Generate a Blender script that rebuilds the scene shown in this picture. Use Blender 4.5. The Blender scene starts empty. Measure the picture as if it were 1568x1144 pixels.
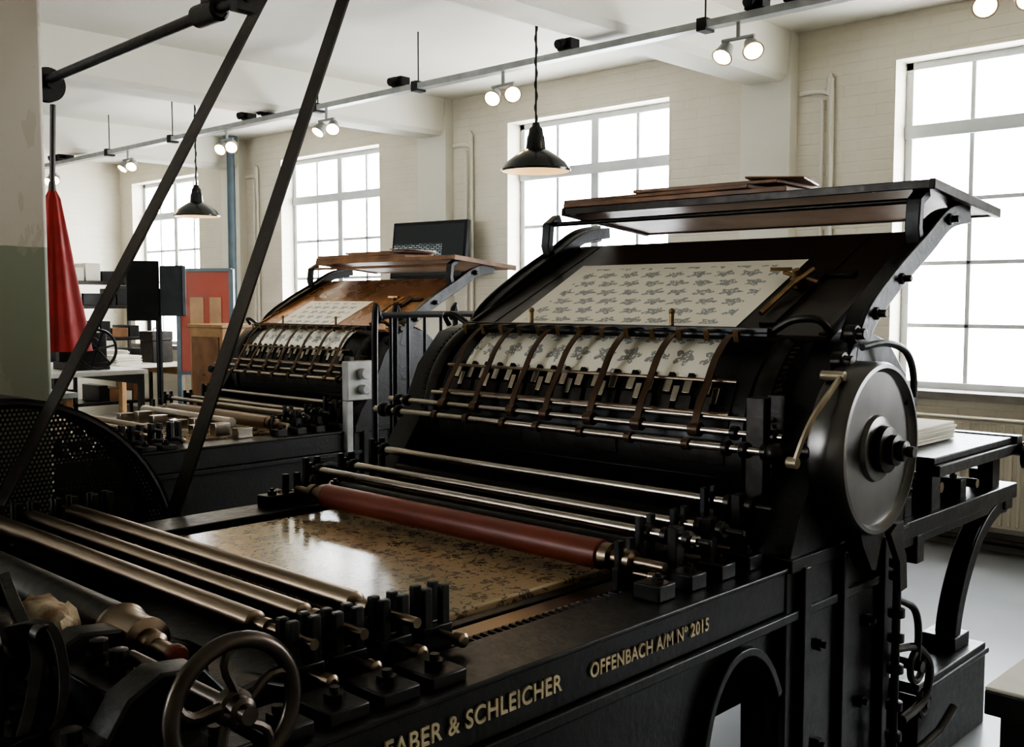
import bpy, bmesh, math, random
from mathutils import Vector, Matrix
random.seed(7)
pi=math.pi
scene=bpy.context.scene

# ------------------------------------------------------------------ materials
def nt(name):
    m=bpy.data.materials.new(name); m.use_nodes=True
    t=m.node_tree; b=t.nodes['Principled BSDF']
    return m,t,b
def N(t,typ,**k):
    n=t.nodes.new(typ)
    for a,v in k.items(): setattr(n,a,v)
    return n
def mat(name,c1,c2=None,rough=.5,metal=0.,scale=8.,rv=.1,bump=0.,bscale=None,spec=None,coat=0,detail=5,lo=.35,hi=.65):
    m,t,b=nt(name)
    c2=c2 or tuple(x*.7 for x in c1)
    tc=N(t,'ShaderNodeTexCoord')
    no=N(t,'ShaderNodeTexNoise'); no.inputs['Scale'].default_value=scale; no.inputs['Detail'].default_value=detail
    t.links.new(tc.outputs['Object'],no.inputs['Vector'])
    r=N(t,'ShaderNodeValToRGB'); r.color_ramp.elements[0].position=lo; r.color_ramp.elements[1].position=hi
    r.color_ramp.elements[0].color=(*c1,1); r.color_ramp.elements[1].color=(*c2,1)
    t.links.new(no.outputs['Fac'],r.inputs['Fac']); t.links.new(r.outputs['Color'],b.inputs['Base Color'])
    if rv>0:
        mr=N(t,'ShaderNodeMapRange'); mr.inputs['From Min'].default_value=.3; mr.inputs['From Max'].default_value=.7
        mr.inputs['To Min'].default_value=max(.02,rough-rv); mr.inputs['To Max'].default_value=min(1,rough+rv)
        n2=N(t,'ShaderNodeTexNoise'); n2.inputs['Scale'].default_value=scale*2.3; n2.inputs['Detail'].default_value=6
        t.links.new(tc.outputs['Object'],n2.inputs['Vector'])
        t.links.new(n2.outputs['Fac'],mr.inputs['Value']); t.links.new(mr.outputs['Result'],b.inputs['Roughness'])
    else: b.inputs['Roughness'].default_value=rough
    b.inputs['Metallic'].default_value=metal
    if spec is not None: b.inputs['Specular IOR Level'].default_value=spec
    if coat: b.inputs['Coat Weight'].default_value=coat; b.inputs['Coat Roughness'].default_value=.15
    if bump:
        n3=N(t,'ShaderNodeTexNoise'); n3.inputs['Scale'].default_value=bscale or scale*4; n3.inputs['Detail'].default_value=6
        t.links.new(tc.outputs['Object'],n3.inputs['Vector'])
        bp=N(t,'ShaderNodeBump'); bp.inputs['Strength'].default_value=bump; bp.inputs['Distance'].default_value=.01
        t.links.new(n3.outputs['Fac'],bp.inputs['Height']); t.links.new(bp.outputs['Normal'],b.inputs['Normal'])
    return m
def emit(name,c,s):
    m,t,b=nt(name)
    b.inputs['Base Color'].default_value=(*c,1); b.inputs['Emission Color'].default_value=(*c,1); b.inputs['Emission Strength'].default_value=s
    return m
def math_(t,op,a,b=None,c=None):
    n=N(t,'ShaderNodeMath',operation=op)
    for i,v in enumerate((a,b,c)):
        if v is None: continue
        if isinstance(v,(int,float)): n.inputs[i].default_value=v
        else: t.links.new(v,n.inputs[i])
    return n.outputs[0]

M={}
M['iron']=mat('black_cast_iron',(.007,.007,.008),(.012,.011,.010),rough=.38,rv=.06,scale=14,bump=.12)
M['iron2']=mat('worn_dark_iron',(.055,.050,.046),(.034,.031,.029),rough=.37,metal=.85,scale=18,rv=.05,bump=.05)
M['steel']=mat('polished_steel',(.46,.42,.37),(.40,.36,.31),rough=.24,metal=1,scale=3,rv=0)
M['wsteel']=mat('warm_worn_steel',(.28,.22,.165),(.24,.185,.14),rough=.30,metal=1,scale=3,rv=0)
M['hwheel']=mat('dark_bronze_iron',(.12,.10,.085),(.085,.07,.06),rough=.32,metal=.9,scale=8,rv=0)
M['disc']=mat('turned_iron_disc',(.17,.162,.155),(.125,.12,.115),rough=.33,metal=1,scale=6,rv=0)
M['brass']=mat('aged_brass',(.30,.21,.12),(.21,.145,.08),rough=.4,metal=1,scale=12,rv=0)
M['pale']=mat('pale_brass',(.42,.36,.27),(.33,.28,.2),rough=.42,metal=.5,scale=12)
M['rubber']=mat('red_ink_roller',(.20,.045,.026),(.16,.036,.022),rough=.38,scale=6,rv=.03)
M['leather']=mat('brown_leather',(.034,.024,.020),(.022,.016,.013),rough=.42,scale=12,rv=.04,bump=.06)
M['strap']=mat('gripper_strap_brown',(.10,.057,.031),(.065,.038,.021),rough=.4,metal=.3,scale=14)
M['gold']=mat('gilt_letters',(.56,.48,.33),(.40,.34,.23),rough=.5,metal=.1,scale=30)
M['wood']=mat('brown_wood',(.27,.14,.07),(.16,.078,.038),rough=.42,scale=6,rv=.05)
M['lwood']=mat('light_wood',(.42,.26,.13),(.32,.19,.09),rough=.5,scale=6)
M['copper']=mat('varnished_copper_board',(.34,.18,.09),(.26,.13,.06),rough=.28,metal=.35,scale=3,rv=.03)
M['tray']=mat('copper_tray_board',(.26,.11,.058),(.20,.085,.042),rough=.34,metal=.2,scale=3,rv=.04,spec=.4)
M['fboard']=mat('dark_feed_board',(.034,.026,.021),(.026,.020,.016),rough=.36,scale=3,rv=.03,spec=.4)
M['paper']=mat('plain_paper',(.72,.69,.61),(.66,.63,.55),rough=.8,scale=10)
M['white']=mat('white_paint',(.66,.66,.63),(.58,.58,.55),rough=.6,scale=5)
M['redcloth']=mat('red_cloth',(.33,.018,.014),(.25,.012,.01),rough=.6,scale=8)
M['orange']=mat('orange_poster',(.36,.065,.028),(.30,.055,.024),rough=.5,scale=3)
M['bluegrey']=mat('blue_grey_paint',(.11,.15,.17),(.09,.12,.14),rough=.45,scale=6)
M['shade']=mat('enamel_black',(.012,.014,.014),(.016,.017,.017),rough=.18,scale=4,rv=0)
M['shadein']=mat('enamel_white_inside',(.8,.77,.68),(.75,.72,.64),rough=.35,scale=4)
M['blackpl']=mat('black_plastic',(.010,.010,.011),(.015,.015,.016),rough=.5,scale=8,spec=.3)
M['grey']=mat('grey_metal',(.36,.37,.35),(.28,.29,.28),rough=.4,metal=.3,scale=10,rv=0)
M['plate']=mat('pale_grey_plate',(.34,.34,.325),(.26,.26,.25),rough=.4,metal=.2,scale=10,rv=0)
M['sill']=mat('sill_brown_grey',(.22,.20,.175),(.17,.155,.135),rough=.55,scale=5)
M['rad']=mat('radiator_cream',(.50,.45,.36),(.45,.41,.32),rough=.5,scale=4)
M['frame']=mat('window_frame_paint',(.60,.62,.62),(.52,.54,.55),rough=.5,scale=6)
M['rag']=mat('stained_rag',(.62,.52,.38),(.24,.15,.09),rough=.85,scale=18,bump=.4)
M['bulb']=emit('warm_bulb',(1,.62,.27),30)
M['cord']=mat('black_cord',(.02,.018,.016),rough=.7)

# perforated mesh
m,t,b=nt('perforated_sheet'); M['perf']=m
b.inputs['Base Color'].default_value=(.02,.02,.022,1); b.inputs['Roughness'].default_value=.4; b.inputs['Metallic'].default_value=.3
tc=N(t,'ShaderNodeTexCoord'); sp=N(t,'ShaderNodeSeparateXYZ'); t.links.new(tc.outputs['Object'],sp.inputs[0])
yy=math_(t,'ADD',math_(t,'MULTIPLY',sp.outputs['Y'],66.),200.); zz=math_(t,'ADD',math_(t,'MULTIPLY',sp.outputs['Z'],66.),200.)
row=math_(t,'FLOOR',zz); off=math_(t,'MULTIPLY',math_(t,'MODULO',row,2.),.5)
fy=math_(t,'SUBTRACT',math_(t,'FRACT',math_(t,'ADD',yy,off)),.5); fz=math_(t,'SUBTRACT',math_(t,'FRACT',zz),.5)
rr=math_(t,'SQRT',math_(t,'ADD',math_(t,'MULTIPLY',fy,fy),math_(t,'MULTIPLY',fz,fz)))
hole=math_(t,'GREATER_THAN',rr,.32); t.links.new(hole,b.inputs['Alpha'])

# printed sheet : rows of leaf/flower motifs, optional blank margin
def motif_mat(name,paper,ink,nx,ny,bounds=None):
    m,t,b=nt(name)
    tc=N(t,'ShaderNodeTexCoord'); sp=N(t,'ShaderNodeSeparateXYZ'); t.links.new(tc.outputs['Object'],sp.inputs[0])
    wn=N(t,'ShaderNodeTexNoise'); wn.inputs['Scale'].default_value=30; wn.inputs['Detail'].default_value=2; t.links.new(tc.outputs['Object'],wn.inputs['Vector'])
    wob=math_(t,'MULTIPLY',math_(t,'SUBTRACT',wn.outputs['Fac'],.5),.55)
    x=math_(t,'ADD',math_(t,'MULTIPLY',sp.outputs['X'],nx),40.+.05); y=math_(t,'ADD',math_(t,'MULTIPLY',sp.outputs['Y'],ny),40.+.55)
    row=math_(t,'FLOOR',y); off=math_(t,'MULTIPLY',math_(t,'ABSOLUTE',math_(t,'MODULO',row,2.)),.5)
    fx=math_(t,'SUBTRACT',math_(t,'FRACT',math_(t,'ADD',x,off)),.5); fy=math_(t,'SUBTRACT',math_(t,'FRACT',y),.5)
    r=math_(t,'SQRT',math_(t,'ADD',math_(t,'MULTIPLY',fx,fx),math_(t,'MULTIPLY',math_(t,'MULTIPLY',fy,fy),1.2)))
    a=math_(t,'ARCTAN2',fy,fx)
    pet=math_(t,'ADD',math_(t,'ADD',.33,wob),math_(t,'MULTIPLY',math_(t,'COSINE',math_(t,'MULTIPLY',a,5.)),.09))
    mm=math_(t,'LESS_THAN',r,pet)
    no=N(t,'ShaderNodeTexVoronoi'); no.inputs['Scale'].default_value=95; t.links.new(tc.outputs['Object'],no.inputs['Vector'])
    mm=math_(t,'MULTIPLY',mm,math_(t,'GREATER_THAN',no.outputs['Distance'],.34))
    if bounds:
        cx,hx,cy,hy=bounds
        mm=math_(t,'MULTIPLY',mm,math_(t,'LESS_THAN',math_(t,'ABSOLUTE',math_(t,'SUBTRACT',sp.outputs['X'],cx)),hx))
        mm=math_(t,'MULTIPLY',mm,math_(t,'LESS_THAN',math_(t,'ABSOLUTE',math_(t,'SUBTRACT',sp.outputs['Y'],cy)),hy))
    mx=N(t,'ShaderNodeMix',data_type='RGBA'); mx.inputs[6].default_value=(*paper,1); mx.inputs[7].default_value=(*ink,1)
    t.links.new(math_(t,'MULTIPLY',mm,.75),mx.inputs[0]); t.links.new(mx.outputs[2],b.inputs['Base Color'])
    b.inputs['Roughness'].default_value=.65
    return m
M['sheet']=motif_mat('printed_sheet',(.84,.79,.67),(.21,.225,.24),9.,14.,(.045,.455,.27,.215))
M['sheet2']=motif_mat('printed_sheet_small',(.84,.79,.67),(.21,.225,.24),9.,14.,(-.10,.31,.20,.15))
M['sheetc']=motif_mat('printed_sheet_on_cylinder',(.84,.79,.67),(.18,.19,.20),9.,14.)

# lithographic stone with rows of inked florals
m,t,b=nt('lithographic_stone'); M['stone']=m
tc=N(t,'ShaderNodeTexCoord')
n1=N(t,'ShaderNodeTexNoise'); n1.inputs['Scale'].default_value=9; n1.inputs['Detail'].default_value=3
t.links.new(tc.outputs['Object'],n1.inputs['Vector'])
mxv=N(t,'ShaderNodeMix',data_type='RGBA'); mxv.inputs[0].default_value=.10
t.links.new(tc.outputs['Object'],mxv.inputs[6]); t.links.new(n1.outputs['Color'],mxv.inputs[7])
vo=N(t,'ShaderNodeTexVoronoi',feature='DISTANCE_TO_EDGE'); vo.inputs['Scale'].default_value=34; t.links.new(mxv.outputs[2],vo.inputs['Vector'])
v2=N(t,'ShaderNodeTexNoise'); v2.inputs['Scale'].default_value=42; v2.inputs['Detail'].default_value=3; t.links.new(tc.outputs['Object'],v2.inputs['Vector'])
e=math_(t,'MULTIPLY',math_(t,'LESS_THAN',vo.outputs['Distance'],.06),math_(t,'GREATER_THAN',v2.outputs['Fac'],.52))
sp=N(t,'ShaderNodeSeparateXYZ'); t.links.new(tc.outputs['Object'],sp.inputs[0])
yrow=math_(t,'ADD',math_(t,'MULTIPLY',sp.outputs['Y'],8.5),20.)
offs=math_(t,'MULTIPLY',math_(t,'MODULO',math_(t,'FLOOR',yrow),2.),.5)
fx=math_(t,'SUBTRACT',math_(t,'FRACT',math_(t,'ADD',math_(t,'ADD',math_(t,'MULTIPLY',sp.outputs['X'],8.5),20.),offs)),.5)
fy=math_(t,'SUBTRACT',math_(t,'FRACT',yrow),.5)
rr=math_(t,'SQRT',math_(t,'ADD',math_(t,'MULTIPLY',fx,fx),math_(t,'MULTIPLY',fy,fy)))
an=math_(t,'ARCTAN2',fy,fx)
lim=math_(t,'ADD',math_(t,'ADD',.27,math_(t,'MULTIPLY',math_(t,'COSINE',math_(t,'MULTIPLY',an,6.)),.10)),math_(t,'MULTIPLY',math_(t,'SUBTRACT',v2.outputs['Fac'],.5),.7))
flo=math_(t,'LESS_THAN',rr,lim)
fl2=math_(t,'MULTIPLY',flo,math_(t,'GREATER_THAN',vo.outputs['Distance'],.12))
ee=math_(t,'MAXIMUM',e,fl2)
mx=N(t,'ShaderNodeMix',data_type='RGBA'); mx.inputs[6].default_value=(.46,.35,.22,1); mx.inputs[7].default_value=(.09,.07,.052,1)
t.links.new(math_(t,'MULTIPLY',ee,.78),mx.inputs[0]); t.links.new(mx.outputs[2],b.inputs['Base Color'])
b.inputs['Roughness'].default_value=.17; b.inputs['IOR'].default_value=1.75

# painted brick wall
def brickmat(name,c1,c2):
    m,t,b=nt(name)
    tc=N(t,'ShaderNodeTexCoord'); sp=N(t,'ShaderNodeSeparateXYZ'); t.links.new(tc.outputs['Object'],sp.inputs[0])
    cb=N(t,'ShaderNodeCombineXYZ'); t.links.new(math_(t,'ADD',sp.outputs['X'],sp.outputs['Y']),cb.inputs[0]); t.links.new(sp.outputs['Z'],cb.inputs[1])
    br=N(t,'ShaderNodeTexBrick'); br.inputs['Scale'].default_value=1; br.inputs['Brick Width'].default_value=.24; br.inputs['Row Height'].default_value=.075
    br.inputs['Mortar Size'].default_value=.006; br.inputs['Mortar Smooth'].default_value=.6
    t.links.new(cb.outputs[0],br.inputs['Vector'])
    no=N(t,'ShaderNodeTexNoise'); no.inputs['Scale'].default_value=2.5; no.inputs['Detail'].default_value=6; t.links.new(tc.outputs['Object'],no.inputs['Vector'])
    r=N(t,'ShaderNodeValToRGB'); r.color_ramp.elements[0].position=.3; r.color_ramp.elements[1].position=.7
    r.color_ramp.elements[0].color=(*c1,1); r.color_ramp.elements[1].color=(*c2,1)
    t.links.new(no.outputs['Fac'],r.inputs['Fac']); t.links.new(r.outputs['Color'],b.inputs['Base Color'])
    h=math_(t,'ADD',math_(t,'MULTIPLY',br.outputs['Fac'],-1.),math_(t,'MULTIPLY',no.outputs['Fac'],.4))
    bp=N(t,'ShaderNodeBump'); bp.inputs['Strength'].default_value=.35; bp.inputs['Distance'].default_value=.007
    t.links.new(h,bp.inputs['Height']); t.links.new(bp.outputs['Normal'],b.inputs['Normal'])
    b.inputs['Roughness'].default_value=.6
    return m
M['wall']=brickmat('white_painted_brick',(.68,.63,.53),(.62,.575,.475))
M['ceil']=mat('ceiling_paint',(.69,.665,.58),(.65,.625,.54),rough=.65,scale=1.5,bump=.05)
M['floor']=mat('grey_lino_floor',(.29,.305,.32),(.26,.275,.29),rough=.32,scale=3,rv=0)
# column two tone
m,t,b=nt('column_two_tone_paint'); M['col']=m
tc=N(t,'ShaderNodeTexCoord'); sp=N(t,'ShaderNodeSeparateXYZ'); t.links.new(tc.outputs['Object'],sp.inputs[0])
no=N(t,'ShaderNodeTexNoise'); no.inputs['Scale'].default_value=7; no.inputs['Detail'].default_value=8; t.links.new(tc.outputs['Object'],no.inputs['Vector'])
g=math_(t,'GREATER_THAN',math_(t,'ADD',sp.outputs['Z'],math_(t,'MULTIPLY',no.outputs['Fac'],.01)),1.805)
mx=N(t,'ShaderNodeMix',data_type='RGBA'); mx.inputs[6].default_value=(.25,.26,.19,1); mx.inputs[7].default_value=(.56,.50,.42,1); t.links.new(g,mx.inputs[0])
st=N(t,'ShaderNodeTexNoise'); st.inputs['Scale'].default_value=6; st.inputs['Detail'].default_value=8
mp=N(t,'ShaderNodeMapping'); mp.inputs['Scale'].default_value=(1,2.2,.9); t.links.new(tc.outputs['Object'],mp.inputs[0]); t.links.new(mp.outputs[0],st.inputs['Vector'])
fl=math_(t,'GREATER_THAN',st.outputs['Fac'],.62)
mx2=N(t,'ShaderNodeMix',data_type='RGBA'); t.links.new(math_(t,'MULTIPLY',fl,.35),mx2.inputs[0]); t.links.new(mx.outputs[2],mx2.inputs[6]); mx2.inputs[7].default_value=(.38,.34,.25,1)
t.links.new(mx2.outputs[2],b.inputs['Base Color']); b.inputs['Roughness'].default_value=.55
bp=N(t,'ShaderNodeBump'); bp.inputs['Strength'].default_value=.4; bp.inputs['Distance'].default_value=.01; t.links.new(fl,bp.inputs['Height']); t.links.new(bp.outputs['Normal'],b.inputs['Normal'])

# screen : dark picture with a band of small tiles
m,t,b=nt('screen_picture'); M['screen']=m
tc=N(t,'ShaderNodeTexCoord'); sp=N(t,'ShaderNodeSeparateXYZ'); t.links.new(tc.outputs['Generated'],sp.inputs[0])
cb=N(t,'ShaderNodeCombineXYZ'); t.links.new(sp.outputs['X'],cb.inputs[0]); t.links.new(sp.outputs['Z'],cb.inputs[1])
br=N(t,'ShaderNodeTexBrick'); br.inputs['Scale'].default_value=7; br.inputs['Mortar Size'].default_value=.06; t.links.new(cb.outputs[0],br.inputs['Vector'])
br.inputs['Color1'].default_value=(.12,.14,.14,1); br.inputs['Color2'].default_value=(.03,.04,.04,1); br.inputs['Mortar'].default_value=(.004,.004,.004,1)
band=math_(t,'MULTIPLY',math_(t,'MULTIPLY',math_(t,'GREATER_THAN',sp.outputs['Z'],.3),math_(t,'LESS_THAN',sp.outputs['Z'],.62)),math_(t,'LESS_THAN',sp.outputs['X'],.7))
mx=N(t,'ShaderNodeMix',data_type='RGBA'); mx.inputs[6].default_value=(.006,.007,.007,1); t.links.new(band,mx.inputs[0]); t.links.new(br.outputs['Color'],mx.inputs[7])
t.links.new(mx.outputs[2],b.inputs['Emission Color']); b.inputs['Emission Strength'].default_value=2.0
b.inputs['Base Color'].default_value=(.01,.01,.01,1); b.inputs['Roughness'].default_value=.4; b.inputs['Specular IOR Level'].default_value=.2

# ------------------------------------------------------------------ mesh builder
def frame(a):
    a=Vector(a).normalized()
    r=Vector((0,0,1)) if abs(a.z)<.9 else Vector((0,1,0))
    u=a.cross(r).normalized(); return a,u,a.cross(u).normalized()
class MB:
    def __init__(s,name,mat,parent=None,origin=(0,0,0),bevel=0,angle=35,sq=False):
        s.name=name; s.mat=mat; s.parent=parent; s.o=Vector(origin); s.bm=bmesh.new(); s.bevel=bevel; s.angle=angle; s.sq=sq
    def _v(s,p):
        p=Vector(p)
        if s.sq and p.x<-2.4: p.x=-2.4+(p.x+2.4)*.9
        return s.bm.verts.new(p-s.o)
    def box(s,x0,x1,y0,y1,z0,z1):
        v=[s._v((x,y,z)) for x in (x0,x1) for y in (y0,y1) for z in (z0,z1)]
        for f in ((0,1,3,2),(4,6,7,5),(0,4,5,1),(2,3,7,6),(0,2,6,4),(1,5,7,3)): s.bm.faces.new([v[i] for i in f])
    def obox(s,c,size,rot):
        R=rot if isinstance(rot,Matrix) else Matrix.Rotation(rot[1],3,rot[0])
        c=Vector(c); h=[k/2 for k in size]
        v=[s._v(c+R@Vector((x*h[0],y*h[1],z*h[2]))) for x in (-1,1) for y in (-1,1) for z in (-1,1)]
        for f in ((0,1,3,2),(4,6,7,5),(0,4,5,1),(2,3,7,6),(0,2,6,4),(1,5,7,3)): s.bm.faces.new([v[i] for i in f])
    def lathe(s,c,axis,prof,seg=32,caps=True):
        a,u,w=frame(axis); c=Vector(c); rings=[]
        for h,r in prof:
            rings.append([s._v(c+a*h+(u*math.cos(2*pi*i/seg)+w*math.sin(2*pi*i/seg))*max(r,1e-4)) for i in range(seg)])
        for k in range(len(rings)-1):
            A,B=rings[k],rings[k+1]
            for i in range(seg): s.bm.faces.new((A[i],A[(i+1)%seg],B[(i+1)%seg],B[i]))
        if caps: s.bm.faces.new(rings[0][::-1]); s.bm.faces.new(rings[-1])
    def cyl(s,p0,p1,r,r2=None,seg=18):
        p0=Vector(p0);p1=Vector(p1); L=(p1-p0).length
        s.lathe(p0,p1-p0,[(0,r),(L,r if r2 is None else r2)],seg)
    def sph(s,c,r,seg=16):
        s.lathe(c,(0,0,1),[(r*math.sin(k*pi/8-pi/2),r*math.cos(k*pi/8-pi/2)) for k in range(9)],seg)
    def path(s,pts,r,seg=10,closed=False):
        pts=[Vector(p) for p in pts]; n=len(pts); rings=[]; u=None
        for i,p in enumerate(pts):
            if closed: tg=pts[(i+1)%n]-pts[i-1]
            else: tg=pts[min(i+1,n-1)]-pts[max(i-1,0)]
            tg.normalize()
            if u is None: _,u,_=frame(tg)
            u=(u-tg*u.dot(tg)).normalized(); w=tg.cross(u)
            rings.append([s._v(p+(u*math.cos(2*pi*k/seg)+w*math.sin(2*pi*k/seg))*r) for k in range(seg)])
        m=n if closed else n-1
        for k in range(m):
            A,B=rings[k],rings[(k+1)%n]
            for i in range(seg): s.bm.faces.new((A[i],A[(i+1)%seg],B[(i+1)%seg],B[i]))
        if not closed: s.bm.faces.new(rings[0][::-1]); s.bm.faces.new(rings[-1])
    def torus(s,c,axis,R,r,n=48,seg=10):
        a,u,w=frame(axis); c=Vector(c)
        s.path([c+(u*math.cos(2*pi*i/n)+w*math.sin(2*pi*i/n))*R for i in range(n)],r,seg,True)
    def ribbon(s,pts,width,th,side=(1,0,0),closed=False):
        pts=[Vector(p) for p in pts]; sd=Vector(side).normalized(); n=len(pts); rings=[]
        for i,p in enumerate(pts):
            if closed: tg=pts[(i+1)%n]-pts[i-1]
            else: tg=pts[min(i+1,n-1)]-pts[max(i-1,0)]
            tg.normalize(); nn=tg.cross(sd).normalized()
            rings.append([s._v(p+sd*a*width/2+nn*b_*th/2) for a,b_ in ((-1,-1),(1,-1),(1,1),(-1,1))])
        m=n if closed else n-1
        for k in range(m):
            A,B=rings[k],rings[(k+1)%n]
            for i in range(4): s.bm.faces.new((A[i],A[(i+1)%4],B[(i+1)%4],B[i]))
        if not closed: s.bm.faces.new(rings[0][::-1]); s.bm.faces.new(rings[-1])
    def prism(s,poly,a0,a1,axis='X'):
        f=(lambda a,p:(a,p[0],p[1])) if axis=='X' else ((lambda a,p:(p[0],a,p[1])) if axis=='Y' else (lambda a,p:(p[0],p[1],a)))
        A=[s._v(f(a0,p)) for p in poly]; B=[s._v(f(a1,p)) for p in poly]; n=len(poly)
        s.bm.faces.new(A[::-1]); s.bm.faces.new(B)
        for i in range(n): s.bm.faces.new((A[i],A[(i+1)%n],B[(i+1)%n],B[i]))
    def hexnut(s,p,axis,r,h): s.lathe(p,axis,[(0,r),(h,r)],6); s.lathe(p,axis,[(h,r*.5),(h*1.7,r*.5)],10)
    def done(s):
        bmesh.ops.recalc_face_normals(s.bm,faces=s.bm.faces)
        me=bpy.data.meshes.new(s.name); s.bm.to_mesh(me); s.bm.free()
        me.materials.append(s.mat)
        me.polygons.foreach_set('use_smooth',[True]*len(me.polygons))
        me.set_sharp_from_angle(angle=math.radians(s.angle))
        ob=bpy.data.objects.new(s.name,me); scene.collection.objects.link(ob)
        if s.parent: ob.parent=s.parent
        else: ob.location=s.o
        if s.bevel:
            bv=ob.modifiers.new('bevel','BEVEL'); bv.width=s.bevel; bv.segments=2; bv.limit_method='ANGLE'; bv.angle_limit=math.radians(40)
            bv.harden_normals=False
        return ob
def empty(name,loc,scale=1,rz=0):
    e=bpy.data.objects.new(name,None); e.empty_display_size=.2; scene.collection.objects.link(e)
    e.location=loc; e.scale=(scale,)*3; e.rotation_euler=(0,0,rz); return e
def smooth(pts,n=6):
    pts=[Vector(p) for p in pts]; P=[pts[0]]+pts+[pts[-1]]; out=[]
    for i in range(1,len(P)-2):
        for k in range(n):
            t_=k/n; a,b_,c,d=P[i-1],P[i],P[i+1],P[i+2]
            out.append(.5*((2*b_)+(c-a)*t_+(2*a-5*b_+4*c-d)*t_*t_+(3*b_-a-3*c+d)*t_**3))
    out.append(pts[-1]); return out

# ------------------------------------------------------------------ room
XW0,XW1=-14.2,2.9; YW0,YW1=-4.0,6.9; ZC=3.5
wins=[(-1.28-3.6*k) for k in range(-1,4)]   # right edges
piers=[r-1.77-.92 for r in wins if r-1.77-.92>XW0]
fwins=[wins[2],wins[3]]
WW=1.77; Z0,Z1=1.0,3.2
for nm,ya,yb,ws in (('wall_back',YW1,YW1+.4,wins),('wall_front',YW0-.4,YW0,fwins)):
    xs=[XW1+.3]
    for r in ws: xs+= [r,r-WW]
    xs.append(XW0-.3)
    b=MB(nm,M['wall'])
    b.box(XW0-.3,XW1+.3,ya,yb,0,Z0); b.box(XW0-.3,XW1+.3,ya,yb,Z1,ZC+.1)
    for i in range(0,len(xs),2):
        if xs[i]-xs[i+1]>0.01: b.box(xs[i+1],xs[i],ya,yb,Z0,Z1)
    b.done()
b=MB('wall_left',M['wall']); b.box(XW0-.3,XW0,YW0,YW1,0,ZC+.1); b.done()
b=MB('wall_right',M['wall']); b.box(XW1,XW1+.3,YW0,YW1,0,ZC+.1); b.done()
b=MB('floor',M['floor']); b.box(XW0-.3,XW1+.3,YW0-.4,YW1+.4,-.1,0); b.done()
b=MB('ceiling',M['ceil']); b.box(XW0-.3,XW1+.3,YW0-.4,YW1+.4,ZC,ZC+.15); b.done()
for i,c in enumerate(piers):
    b=MB('trim_%d'%(i+1),M['ceil'])   # ceiling beam + pilaster
    b.prism([(c-.19,ZC),(c-.17,3.2),(c-.13,3.16),(c+.13,3.16),(c+.17,3.2),(c+.19,ZC)],YW0,YW1,'Y')
    b.box(c-.2,c+.2,YW1-.1,YW1,0,ZC); b.done()
b=MB('baseboard_back',M['sill'],bevel=.004); b.box(XW0,XW1,YW1-.02,YW1,0,.12); b.done()
wi=0
for side,ws in ((1,wins),(-1,fwins)):
    for r in ws:
        wi+=1
        yw=YW1 if side>0 else YW0
        w=empty('window_%d'%wi,(r-WW/2,yw+side*.2,2.1))
        o=(r-WW/2,yw+side*.2,2.1); l=r-WW
        def Y(a,b_): return tuple(sorted((yw+side*a,yw+side*b_)))
        b=MB('sash_frame',M['frame'],w,o,bevel=.004); y=Y(.17,.23)
        b.box(l,l+.05,*y,Z0,Z1); b.box(r-.05,r,*y,Z0,Z1); b.box(l,r,*y,Z0,Z0+.05); b.box(l,r,*y,Z1-.05,Z1)
        c=(l+r)/2; b.box(c-.04,c+.04,*Y(.16,.23),Z0,Z1); b.box(l,r,*Y(.155,.23),2.69,2.78)
        for q in ((l+c)/2,(r+c)/2): b.box(q-.015,q+.015,*Y(.18,.22),Z0,Z1)
        for z in (1.43,1.85,2.27): b.box(l,r,*Y(.18,.22),z-.014,z+.014)
        b.done()
        b=MB('sill_board',M['sill'],w,o,bevel=.006); b.box(l-.06,r+.06,*Y(-.06,0),Z0-.045,Z0+.005); b.box(l,r,*Y(0,.17),Z0,Z0+.006); b.done()
# conduits
b=MB('wall_conduit',M['ceil'])
for c in piers:
    x=c+.48
    b.path(smooth([(x,YW1-.03,.2),(x,YW1-.03,2.95),(x-.03,YW1-.03,3.03),(x-.1,YW1-.03,3.06),(c+.24,YW1-.03,3.06)],5),.016)
    b.path([(x-.07,YW1-.03,.2),(x-.07,YW1-.03,3.0)],.011)
b.done()
# radiators
for k,r in enumerate(wins[:3]):
    e=empty('radiator' ,(r-WW/2,YW1-.13,.5)); o=e.location.copy()
    b=MB('panel',M['rad'],e,o,bevel=.006)
    b.box(r-WW,r,YW1-.16,YW1-.13,.18,.85)
    n=34
    for i in range(n): x=r-WW+.03+i*(WW-.06)/(n-1); b.box(x-.012,x+.012,YW1-.17,YW1-.155,.2,.83)
    b.box(r-WW,r,YW1-.17,YW1-.08,.85,.865)
    b.done()
    b=MB('pipes',M['iron2'],e,o); b.cyl((r-WW-.1,YW1-.14,.09),(r+.1,YW1-.14,.09),.02); 
    for x in (r-WW+.1,r-.1): b.cyl((x,YW1-.14,0),(x,YW1-.14,.2),.015); b.cyl((x,YW1-.13,.4),(x,YW1-.022,.4),.015)
    b.done()
# column
b=MB('concrete_column',M['col'],origin=(-4.25,1.35,0),bevel=.02); b.box(-4.5,-4.0,1.10,1.66,0,ZC-.002); b.done()
b=MB('iron_column',M['bluegrey'],origin=(-10.85,6.62,0)); b.lathe((-10.85,6.62,0),(0,0,1),[(0,.09),(.1,.09),(.13,.05),(3.3,.045),(3.36,.08),(3.498,.08)],20); b.done()

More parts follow.
